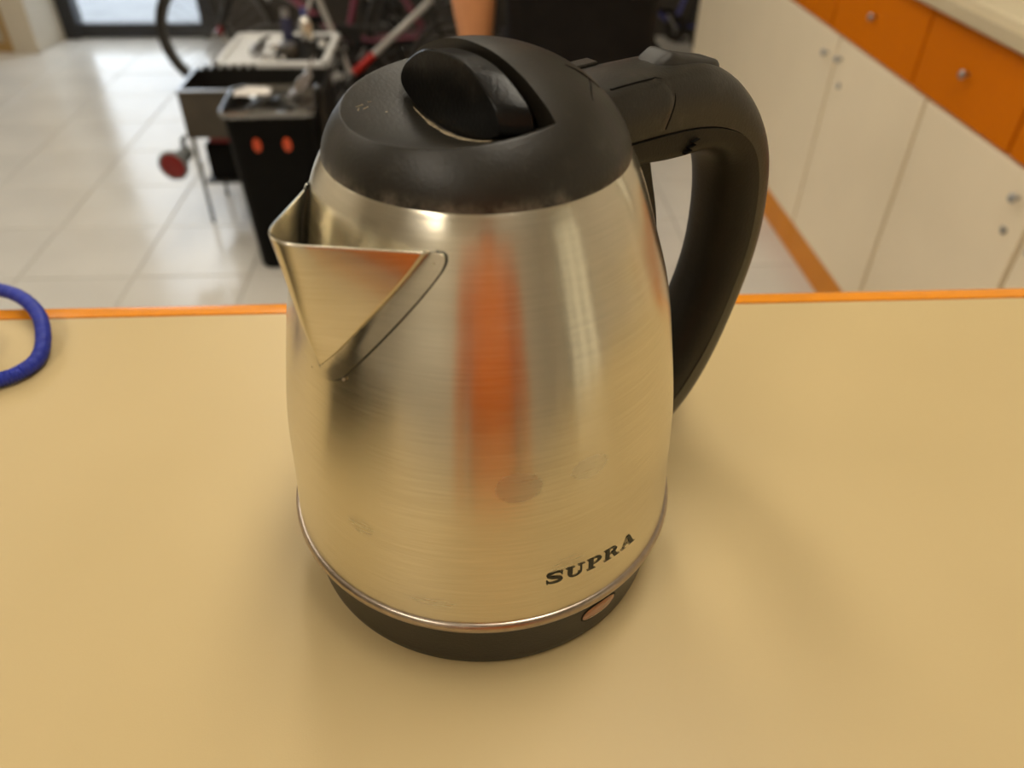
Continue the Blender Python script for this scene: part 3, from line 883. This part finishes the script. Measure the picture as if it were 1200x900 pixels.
# crumpled liner
rng = random.Random(7)
rows = []
prof = [(.1435, .1245, .541), (.145, .126, .549), (.146, .127, .556), (.144, .125, .562), (.138, .119, .563), (.130, .110, .556), (.118, .094, .545), (.085, .070, .548), (.045, .035, .556), (.002, .002, .560)]
for i, (hx, hy, z) in enumerate(prof):
    row = rrect(hx, hy, min(.03, hx * .4), z, n=8)
    amp = .0015 if i < 5 else .009
    rows.append([(x + rng.uniform(-1, 1) * amp * .6, y + rng.uniform(-1, 1) * amp * .6, z2 + rng.uniform(-1, 1) * amp + (.012 * math.sin(x * 60 + y * 35) if i > 5 else 0)) for x, y, z2 in row])
lo_ = MB().grid(rows, close_u=True).build('bin_liner', M['film'], bn, angle=20)
tag(lo_, 'clear crumpled plastic liner')
# standing flap of film and a packet lying on the liner
rows = []
for i in range(9):
    t = i / 8
    rows.append([(.045 + .055 * j / 6 + .035 * t + .006 * math.sin(j * 2 + i), -.02 + .15 * j / 6 - .04 * t, .556 + .105 * t * (1 - .55 * (1 - j / 6)) + .004 * math.sin(i * 1.7 + j)) for j in range(7)])
fl = MB().grid(rows).build('liner_flap', M['milky'], bn)
pk = empty('packet', (-.660, 2.235, .585), math.radians(8))
tag(pk, 'flattened pale packet lying on the clear liner of the bin', 'packet')
rows = []
for i in range(7):
    a = -.055 + .11 * i / 6
    rows.append([(a, -.03 + .06 * j / 4, .002 + .014 * (1 - (i / 3 - 1) ** 2) * (1 - (j / 2 - 1) ** 2) + .002 * math.sin(i * 2.2 + j)) for j in range(5)])
mb = MB().grid(rows)
o = mb.build('wrapper', M['paper'], pk, angle=60)
md = o.modifiers.new('t', 'SOLIDIFY'); md.thickness = .002

# ------------------------------------------------------------------ metal stand with a tray
st = empty('tool_stand', (0, 0, 0))
tag(st, 'dark open-topped metal stand with thin legs behind the black bin', 'stand')
sx0, sx1, sy0, sy1 = -.992, -.50, 2.515, 2.775
def panel(x0, x1, y0, y1, z0, z1, mat='steel_grey', name='side_panel'):
    return MB().box(x0, x1, y0, y1, z0, z1, .001).build(name, M[mat], st, smooth=False)
panel(sx0, sx1, sy0, sy0 + .008, .335, .497)
panel(sx0, sx1, sy1 - .008, sy1, .335, .497, 'dark_metal')
panel(sx0, sx0 + .008, sy0 + .0085, sy1 - .0085, .335, .497, 'dark_metal')
panel(sx1 - .008, sx1, sy0 + .0085, sy1 - .0085, .335, .497, 'dark_metal')
panel(sx0 + .0085, sx1 - .0085, sy0 + .0085, sy1 - .0085, .335, .341, 'dark_metal', 'bottom_plate')
MB().box(sx0 - .004, sx1 + .004, sy0 - .006, sy0 + .010, .4975, .5035, .001).box(sx0 - .004, sx0 + .010, sy0 + .010, sy1, .4975, .5035, .001).build('top_lip', M['alloy'], st, smooth=False)
for (x, y) in ((sx0 + .012, sy0 + .012), (sx1 - .012, sy0 + .012), (sx0 + .012, sy1 - .012), (sx1 - .012, sy1 - .012), (sx0 + .075, 3.16), (sx1 - .012, 3.16)):
    MB().tube([(x, y, .0), (x, y, .49)], .0065, 8).build('leg', M['dark_metal'], st)
# notched far rim
mb = MB()
for k in range(6):
    x = sx0 + .03 + k * .034
    mb.box(x, x + .017, sy1 - .012, sy1 + .004, .4975, .509, .001)
mb.build('notched_rim', M['dark_metal'], st, smooth=False)
MB().box(sx0 + .02, sx1 - .02, sy0 + .02, sy1 - .02, .155, .165, .001).build('lower_shelf', M['dark_metal'], st, smooth=False)
# tray on the far half
tr = empty('tool_tray', (0, 0, 0))
tag(tr, 'white plastic tray of bike tools on the far half of the metal stand', 'tray')
ty0, ty1, tx0, tx1 = 2.79, 3.20, -.93, -.515
MB().box(tx0, tx1, ty0, ty1, .492, .500, .002).build('tray_floor', M['white'], tr, smooth=False)
mb = MB()
for (a, b, c, d) in ((tx0, tx1, ty0, ty0 + .022), (tx0, tx1, ty1 - .022, ty1), (tx0, tx0 + .022, ty0, ty1), (tx1 - .022, tx1, ty0, ty1)):
    mb.box(a, b, c, d, .500, .512, .003)
mb.build('tray_rim', M['white'], tr, smooth=False)
mat_ = MB().box(tx0 + .20, tx1 - .03, ty0 + .035, ty1 - .03, .5005, .507, .002).build('tray_mat', M['black'], tr, smooth=False)
# supporting rails of the stand under the tray
MB().box(tx0 - .02, tx1 + .01, ty0 - .004, ty0 + .02, .470, .4915, .001).build('rail', M['dark_metal'], st, smooth=False)
MB().box(tx0 - .02, tx1 + .01, 3.15, 3.17, .470, .4915, .001).build('rail', M['dark_metal'], st, smooth=False)
MB().box(tx1 + .0105, tx1 + .02, ty0, 3.17, .470, .4915, .001).build('rail', M['dark_metal'], st, smooth=False)
def lathe_thing(name, label, cat, loc, prof, mat, rot=None, group=None, part='body', extra=None):
    e = empty(name, loc)
    if rot: e.rotation_euler = rot
    tag(e, label, cat, group)
    MB().lathe(prof, 24).build(part, M[mat], e)
    if extra:
        MB().lathe(extra[1], 24).build(extra[0], M[extra[2]], e)
    return e
can = [(.001, 0), (.030, 0), (.034, .004), (.034, .030), (.028, .036), (.001, .037)]
lathe_thing('round_tin', 'low round grey brown tin in the middle of the tray', 'tin', (-.67, 2.90, .5075), can, 'steel_grey', extra=('tin_lid', [(.001, .0375), (.029, .0375), (.029, .043), (.024, .045), (.001, .045)], 'alloy'))
lathe_thing('oil_bottle', 'shiny pale blue bottle standing at the back of the tray', 'bottle', (-.625, 3.06, .5075), [(.001, 0), (.024, 0), (.027, .004), (.027, .075), (.016, .095), (.012, .10), (.001, .10)], 'chrome', extra=('cap', [(.001, .1005), (.012, .1005), (.012, .125), (.009, .13), (.001, .13)], 'bluepaint'))
lathe_thing('spray_can', 'dark blue capped can standing left of the shiny bottle on the tray', 'can', (-.70, 3.07, .5075), [(.001, 0), (.022, 0), (.022, .085), (.016, .095), (.001, .095)], 'navy', extra=('cap', [(.001, .0955), (.016, .0955), (.016, .125), (.001, .127)], 'alloy'))
lathe_thing('bearing_ring', 'small bright metal ring in front of the bottles on the tray', 'ring', (-.735, 2.97, .5075), [(.012, 0), (.020, 0), (.022, .003), (.022, .011), (.020, .014), (.012, .014), (.010, .011), (.010, .003), (.012, 0)], 'chrome')
for k, (x, y) in enumerate(((-.745, 2.83), (-.715, 2.835), (-.685, 2.845))):
    lathe_thing('hex_nut', ('leftmost steel nut on the front edge of the tray', 'middle steel nut on the front edge of the tray', 'rightmost steel nut on the front edge of the tray')[k], 'nut', (x, y, .5085 if True else 0), [(.006, 0), (.012, 0), (.013, .002), (.013, .012), (.011, .014), (.006, .014), (.006, 0)], 'chrome', group='steel nuts on the tray')
vs = empty('pump_head', (-.785, 2.905, .5085), .4)
tag(vs, 'crumpled grey metal tool head left of the round tin on tray', 'tool')
MB().tube([(-.03, -.03, .018), (0, 0, .024), (.03, .045, .022)], [.016, .02, .012], 12).build('tool_body', M['alloy'], vs)
MB().tube([(0, 0, .03), (.02, -.01, .055), (.05, 0, .06)], .007, 8).build('lever', M['dark_metal'], vs)
lathe_thing('glue_pot', 'small white pot at the right end of the tray', 'pot', (-.558, 2.99, .5125), [(.001, 0), (.016, 0), (.017, .003), (.015, .025), (.001, .026)], 'white', extra=('cap', [(.001, .0265), (.011, .0265), (.011, .034), (.001, .035)], 'alloy'))
# black tool case with a red handle on the lower shelf, and the red-lens lamp at the left leg
tc_ = empty('tool_case', (-.88, 2.63, .1655))
tag(tc_, 'black case with a red grip on the lower shelf of the stand', 'case')
MB().box(-.075, .10, -.085, .085, 0, .135, .012, seg=2).build('case_body', M['black'], tc_)
MB().box(-.055, .03, -.078, -.035, .1355, .166, .008, seg=2).build('grip', M['red'], tc_)
lm = empty('red_lamp', (-1.028, 2.405, .280))
lm.rotation_euler = Vector((-.16, -.93, -.05)).to_track_quat('Z', 'Y').to_euler()
tag(lm, 'grey lamp with round red lens hanging at the left leg of stand', 'lamp')
MB().lathe([(.001, -.115), (.020, -.115), (.024, -.11), (.025, -.07), (.034, -.04), (.050, -.012), (.053, 0), (.050, .006), (.046, .004), (.046, -.004), (.001, -.004)], 32).build('lamp_housing', M['grey_panel'], lm)
MB().lathe([(.045, -.003), (.043, .004), (.030, .007), (.001, .008)], 32).build('lens', M['red'], lm)
_mi = (Matrix.Translation(lm.location) @ lm.rotation_euler.to_matrix().to_4x4()).inverted()
MB().tube([_mi @ Vector(q) for q in ((-1.012, 2.500, .285), (-1.010, 2.505, .335), (-.998, 2.512, .345))], .008, 8).build('clamp', M['black'], lm)

# dark storage trunk behind the kettle
tk = empty('storage_trunk', (-.24, 2.88, 0), math.radians(3))
tag(tk, 'black storage trunk between the tool stand and the person', 'trunk')
MB().box(-.21, .26, -.20, .20, 0.0063, .30, .010, seg=2).build('trunk_body', M['black'], tk)
MB().box(-.215, .265, -.205, .205, .3005, .345, .010, seg=2).build('trunk_lid', M['dark_metal'], tk)
MB().box(-.14, -.10, -.213, -.2055, .27, .33, .002).build('latch', M['alloy'], tk, smooth=False)

# ------------------------------------------------------------------ bicycles
tag(MB().box(-.48, .48, 2.62, 3.2, 0.0006, 0.006).box(-.72, .48, 3.2, 5.02, 0.0006, 0.006).build('darkening_sheet', M['dark_sheet'], smooth=False), 'dark brown sheet added under the bicycles to darken the floor', 'mat')  # added sheet that darkens the floor between the bicycles
def bike(label, loc, rz, paint, Rw=.305, tyre='rubber', wb=1.03, accent='red', scale=1.0, steer=0.0):
    b = empty('bicycle', loc, rz)
    b.scale = (scale,) * 3
    tag(b, label, 'bicycle', 'bicycles parked at the back of the shop')
    P = M[paint]
    fx, rx = -.58, -.58 + wb
    bbp = Vector((.05, 0, .275)); seat = Vector((.20, 0, .76)); head = Vector((-.40, 0, .80)); headb = Vector((-.435, 0, .66)); rear = Vector((rx, 0, Rw)); front = Vector((fx, 0, Rw))
    def wheel(c):
        w = MB().tube([(c.x + (Rw - .022) * math.cos(2 * math.pi * k / 48), 0, c.z + (Rw - .022) * math.sin(2 * math.pi * k / 48)) for k in range(48)], .021, 10, closed=True).build('tyre', M[tyre], b)
        MB().tube([(c.x + (Rw - .048) * math.cos(2 * math.pi * k / 48), 0, c.z + (Rw - .048) * math.sin(2 * math.pi * k / 48)) for k in range(48)], .010, 8, closed=True).build('rim', M['dull_alloy'], w)
        mb = MB()
        for k in range(28):
            a = 2 * math.pi * k / 28; a2 = a + (.35 if k % 2 else -.35)
            s_ = .028 if (k // 2) % 2 else -.028
            mb.tube([(c.x + .022 * math.cos(a2), s_, c.z + .022 * math.sin(a2)), (c.x + (Rw - .055) * math.cos(a), 0, c.z + (Rw - .055) * math.sin(a))], .0013, 4, cap=False)
        tag(mb.build('spokes', M['dull_alloy'], w), kind='stuff')
        MB().tube([(c.x, -.05, c.z), (c.x, -.032, c.z), (c.x, -.03, c.z), (c.x, .03, c.z), (c.x, .032, c.z), (c.x, .05, c.z)], [.009, .009, .026, .026, .009, .009], 12).build('hub', M['alloy'], w)
    wheel(front); wheel(rear)
    mb = MB()
    mb.tube([bbp, headb], .019, 10).tube([seat, head], .015, 10).tube([bbp, seat + (seat - bbp) * .12], .016, 10).tube([headb - (head - headb) * .1, head + (head - headb) * .2], .020, 10)
    for s_ in (-.055, .055):
        mb.tube([bbp + Vector((.02, s_ * .6, 0)), rear + Vector((0, s_, 0))], .009, 8).tube([seat + Vector((0, s_ * .4, -.03)), rear + Vector((0, s_, 0))], .008, 8)
    fr_ = mb.build('frame', P, b)
    if paint == 'whitepaint':
        tag(MB().tube([bbp.lerp(headb, .04), bbp.lerp(headb, .30)], .0225, 12).build('frame_band', M['red_band'], fr_), 'red band at the low end of the white tube')
    mb = MB()
    for s_ in (-.055, .055):
        mb.tube([headb + Vector((-.005, s_ * .8, -.02)), headb + Vector((-.03, s_, -.12)), front + Vector((0, s_, 0))], [.015, .014, .009], 8)
    mb.tube([headb + Vector((-.004, -.05, -.015)), headb + Vector((-.004, .05, -.015))], .014, 8)
    mb.build('fork', M['dark_metal'], b)
    sd_ = MB().ball((.245, 0, .90), .13, .075, .035).build('saddle', M['black'], b)
    MB().tube([(.215, 0, .78), (.24, 0, .885)], .013, 8).build('seat_post', M['alloy'], b)
    MB().tube([(-.42, 0, .80), (-.43, 0, .96)], .013, 8).build('stem', M['alloy'], b)
    hb = MB().tube([(-.36, -.29, .99), (-.42, -.2, .985), (-.43, 0, .96), (-.42, .2, .985), (-.36, .29, .99)], .011, 8).build('handlebar', M['dark_metal'], b)
    for s_ in (-1, 1):
        MB().tube([(-.36, s_ * .29, .99), (-.30, s_ * .36, .99)], .016, 8).build('grip', M['black'], hb)
    cr = MB().tube([(.05, -.065, .275), (.05, .065, .275)], .018, 10).build('crank_axle', M['dark_metal'], b)
    MB().lathe([(.03, -.002), (.085, -.002), (.085, .002), (.03, .002), (.03, -.002)], 32, Matrix.Translation((.05, -.06, .275)) @ Matrix.Rotation(math.pi / 2, 4, 'X')).build('chainring', M['dark_metal'], cr)
    for s_ in (-1, 1):
        MB().tube([(.05, s_ * .07, .275), (.05 + s_ * .10, s_ * .08, .275 - s_ * .13)], .009, 8).build('crank', M['alloy'], cr)
        MB().box(.05 + s_ * .10 - .045, .05 + s_ * .10 + .045, s_ * .125 - .035, s_ * .125 + .035, .275 - s_ * .13 - .012, .275 - s_ * .13 + .012, .005).build('pedal', M['black'], cr, smooth=False)
    MB().tube([(.05 + .085 * math.sin(a), -.06, .275 + .085 * math.cos(a)) for a in np.linspace(math.pi, 2 * math.pi, 12)] + [(rx, -.055, Rw + .035), (rx + .035, -.055, Rw), (rx, -.055, Rw - .035), (.05, -.06, .19)], .005, 6, closed=True).build('chain', M['dark_metal'], b)
    MB().tube([(.28, .05, .27), (.36, .16, .012)], .008, 8).build('kickstand', M['dark_metal'], b)
    MB().box(fx + .012, fx + .040, -.072, -.060, Rw + .02, Rw + .055, .003).build('brake_unit', M[accent], b, smooth=False)
    return b
bike('bicycle with plum frame, its big front wheel left of the stand', (-.645, 3.95, 0.004), 0.0, 'plum', Rw=.305)
bike('white framed bicycle with red trim behind the storage trunk', (-.50, 3.56, 0.0062), math.radians(188), 'whitepaint', Rw=.29, scale=.8)
bike('blue framed bicycle between the person and the far cabinet', (1.15, 4.42, 0.0002), math.radians(3), 'bluepaint', Rw=.30, accent='white', scale=.8)
bike('dark framed bicycle leaning close to the back wall', (-.55, 4.66, 0.006), math.radians(4), 'dark_metal', Rw=.31, accent='white')
# white padded bar with a red end on the bikes
pb = empty('frame_pad', (0, 0, 0))
# ------------------------------------------------------------------ people
def skin_mesh(name, nodes, edges, root, mat, parent, levels=2, rename=None):
    me = bpy.data.meshes.new(name)
    keys = list(nodes)
    ix = {k: i for i, k in enumerate(keys)}
    me.from_pydata([nodes[k][0] for k in keys], [(ix[a], ix[b]) for a, b in edges], [])
    o = bpy.data.objects.new(name, me); COL.objects.link(o)
    sk = o.modifiers.new('s', 'SKIN')
    for k in keys:
        d = me.skin_vertices[0].data[ix[k]]
        r = nodes[k][1]
        d.radius = r if isinstance(r, tuple) else (r, r)
        d.use_root = (k == root)
    sk.use_smooth_shade = True
    sb = o.modifiers.new('d', 'SUBSURF'); sb.levels = levels; sb.render_levels = levels
    dg = bpy.context.evaluated_depsgraph_get()
    ev = o.evaluated_get(dg)
    m2 = bpy.data.meshes.new_from_object(ev)
    bpy.data.objects.remove(o)
    m2.materials.clear(); m2.materials.append(mat); m2.shade_smooth()
    m2.name = name
    q = bpy.data.objects.new(name, m2); COL.objects.link(q); q.parent = parent
    return q

def person(label, loc, rz, shirt, trousers, armR, armL, h=1.0):
    p = empty('person', loc, rz)
    p.scale = (h,) * 3
    tag(p, label, 'person')
    N = {'pel': ((0, 0, .95), (.135, .095)), 'w': ((0, .005, 1.08), (.125, .09)), 'ch': ((0, 0, 1.27), (.145, .10)), 'ut': ((0, -.01, 1.40), (.10, .075)), 'nk': ((0, -.005, 1.475), .052), 'nh': ((0, .01, 1.53), .05)}
    E = [('pel', 'w'), ('w', 'ch'), ('ch', 'ut'), ('ut', 'nk'), ('nk', 'nh')]
    # head
    N.update({'jaw': ((0, .025, 1.575), (.060, .070)), 'face': ((0, .02, 1.64), (.074, .088)), 'cr': ((0, .005, 1.715), (.068, .080)), 'top': ((0, 0, 1.745), (.035, .04))})
    E += [('nh', 'jaw'), ('jaw', 'face'), ('face', 'cr'), ('cr', 'top')]
    for s_, arm in ((1, armR), (-1, armL)):
        k = 'R' if s_ > 0 else 'L'
        sh, el, wr, hand = [Vector(q) for q in arm]
        N.update({k + 'sh': (tuple(sh), .055), k + 'el': (tuple(el), .057), k + 'mid': (tuple(el.lerp(wr, .35)), .054), k + 'wr': (tuple(wr), .028), k + 'pm': (tuple(wr.lerp(hand, .45)), (.026, .036))})
        E += [('ut', k + 'sh'), (k + 'sh', k + 'el'), (k + 'el', k + 'mid'), (k + 'mid', k + 'wr'), (k + 'wr', k + 'pm')]
        d = (hand - wr).normalized()
        side = Vector((0, 1, 0)) if abs(d.y) < .8 else Vector((-s_, 0, 0))
        side = (side - d * side.dot(d)).normalized()
        curl = Vector((-s_, 0, 0)) if abs(d.y) < .8 else Vector((0, 0, -1))
        pm = wr.lerp(hand, .45)
        for f_, (off, ln) in enumerate(((.028, .075), (.010, .085), (-.009, .080), (-.027, .062))):
            a = pm + d * .035 + side * off; m_ = a + d * ln * .5 + curl * .006; e_ = m_ + d * ln * .4 + curl * .022
            N.update({f'{k}f{f_}a': (tuple(a), .0095), f'{k}f{f_}b': (tuple(m_), .0088), f'{k}f{f_}c': (tuple(e_), .0072)})
            E += [(k + 'pm', f'{k}f{f_}a'), (f'{k}f{f_}a', f'{k}f{f_}b'), (f'{k}f{f_}b', f'{k}f{f_}c')]
        a = wr + d * .025 + side * .035; m_ = a + d * .03 + side * .02 + curl * .008; e_ = m_ + d * .028 + curl * .008
        N.update({k + 'ta': (tuple(a), .011), k + 'tb': (tuple(m_), .010), k + 'tc': (tuple(e_), .008)})
        E += [(k + 'wr', k + 'ta'), (k + 'ta', k + 'tb'), (k + 'tb', k + 'tc')]
        N.update({k + 'hp': ((s_ * .085, 0, .88), .082), k + 'kn': ((s_ * .10, .01, .50), .055), k + 'cf': ((s_ * .10, -.015, .34), .055), k + 'an': ((s_ * .10, -.01, .09), .036), k + 'ft': ((s_ * .105, .07, .045), (.038, .032)), k + 'to': ((s_ * .11, .16, .032), (.034, .022))})
        E += [('pel', k + 'hp'), (k + 'hp', k + 'kn'), (k + 'kn', k + 'cf'), (k + 'cf', k + 'an'), (k + 'an', k + 'ft'), (k + 'ft', k + 'to')]
    body = skin_mesh('body', N, E, 'pel', M['skin'], p)
    # face
    for s_ in (-1, 1):
        MB().ball((s_ * .030, .098, 1.655), .012, .010, .011, 12, 8).build('eye', M['eye'], body)
        MB().ball((s_ * .076, .012, 1.635), .010, .018, .030, 12, 8).build('ear', M['skin'], body)
    MB().ball((0, .112, 1.628), .014, .018, .024, 12, 8).build('nose', M['skin'], body)
    MB().ball((0, .098, 1.588), .024, .009, .006, 12, 8).build('mouth', M['red'], body)
    # hair cap
    rows = []
    for i in range(9):
        t = math.pi * .62 * i / 8
        rows.append([(.082 * max(math.sin(t), .001) * math.cos(a), -.004 + .100 * max(math.sin(t), .001) * math.sin(a) * (1 if math.sin(a) < 0 or t < 1 else .92), 1.665 + .098 * math.cos(t) + (.035 if math.sin(a) > .3 and t > 1.3 else 0)) for a in [2 * math.pi * j / 28 for j in range(28)]])
    MB().grid(rows, close_u=True).build('hair', M['hair'], body, angle=80)
    # shirt with short sleeves
    T = {'hem': ((0, .0, .885), (.172, .125)), 'hip': ((0, 0, .96), (.168, .122)), 'w': ((0, .005, 1.08), (.152, .112)), 'ch': ((0, 0, 1.27), (.172, .122)), 'ut': ((0, -.01, 1.40), (.118, .09)), 'nk': ((0, -.006, 1.455), (.066, .062))}
    TE = [('hem', 'hip'), ('hip', 'w'), ('w', 'ch'), ('ch', 'ut'), ('ut', 'nk')]
    for s_, arm in ((1, armR), (-1, armL)):
        k = 'R' if s_ > 0 else 'L'
        sh, el = Vector(arm[0]), Vector(arm[1])
        T[k + 's'] = (tuple(sh), .072); T[k + 'e'] = (tuple(sh.lerp(el, .62)), .066)
        TE += [('ut', k + 's'), (k + 's', k + 'e')]
    skin_mesh('shirt', T, TE, 'hip', M[shirt], p)
    G = {'p': ((0, 0, .93), (.150, .108))}
    GE = []
    for s_ in (-1, 1):
        k = str(s_)
        G.update({k + 'h': ((s_ * .085, 0, .85), .100), k + 'k': ((s_ * .10, .01, .50), .076), k + 'c': ((s_ * .10, -.01, .30), .070), k + 'a': ((s_ * .10, -.005, .075), .064)})
        GE += [('p', k + 'h'), (k + 'h', k + 'k'), (k + 'k', k + 'c'), (k + 'c', k + 'a')]
    skin_mesh('trousers', G, GE, 'p', M[trousers], p)
    for s_ in (-1, 1):
        rows = []
        for (y, hw, z1) in ((-.075, .022, .055), (-.068, .036, .085), (-.02, .042, .095), (.05, .044, .085), (.11, .047, .065), (.165, .044, .05), (.198, .028, .035), (.205, .010, .022)):
            rows.append([(s_ * .105 + hw * math.cos(a) , y, max(.001, z1 * .5 + z1 * .5 * math.sin(a))) for a in [2 * math.pi * j / 14 for j in range(14)]])
        MB().grid(rows, close_u=True).build('shoe', M['shoe'], p, angle=60)
    return p
hang_L = ((-.185, -.005, 1.405), (-.232, -.03, 1.11), (-.222, .03, .86), (-.215, .05, .68))
fwd_R = ((.185, -.005, 1.405), (.205, .02, 1.12), (.10, .22, 1.04), (.02, .36, 1.06))
person('person in black shirt and trousers standing with one bare arm hanging', (.247, 1.52, 0), 0.0, 'black_cloth', 'dark_cloth', fwd_R, hang_L)
hang_R = ((.185, -.005, 1.405), (.235, -.03, 1.11), (.235, .03, .86), (.23, .05, .68))
hang_L2 = ((-.185, -.005, 1.405), (-.235, -.03, 1.11), (-.235, .03, .86), (-.23, .05, .68))
person('person in orange shirt standing at the counter before the kettle', (.065, -.80, 0), 0.0, 'orange_cloth', 'dark_cloth', hang_R, hang_L2)
bpy.data.objects.remove(pb)
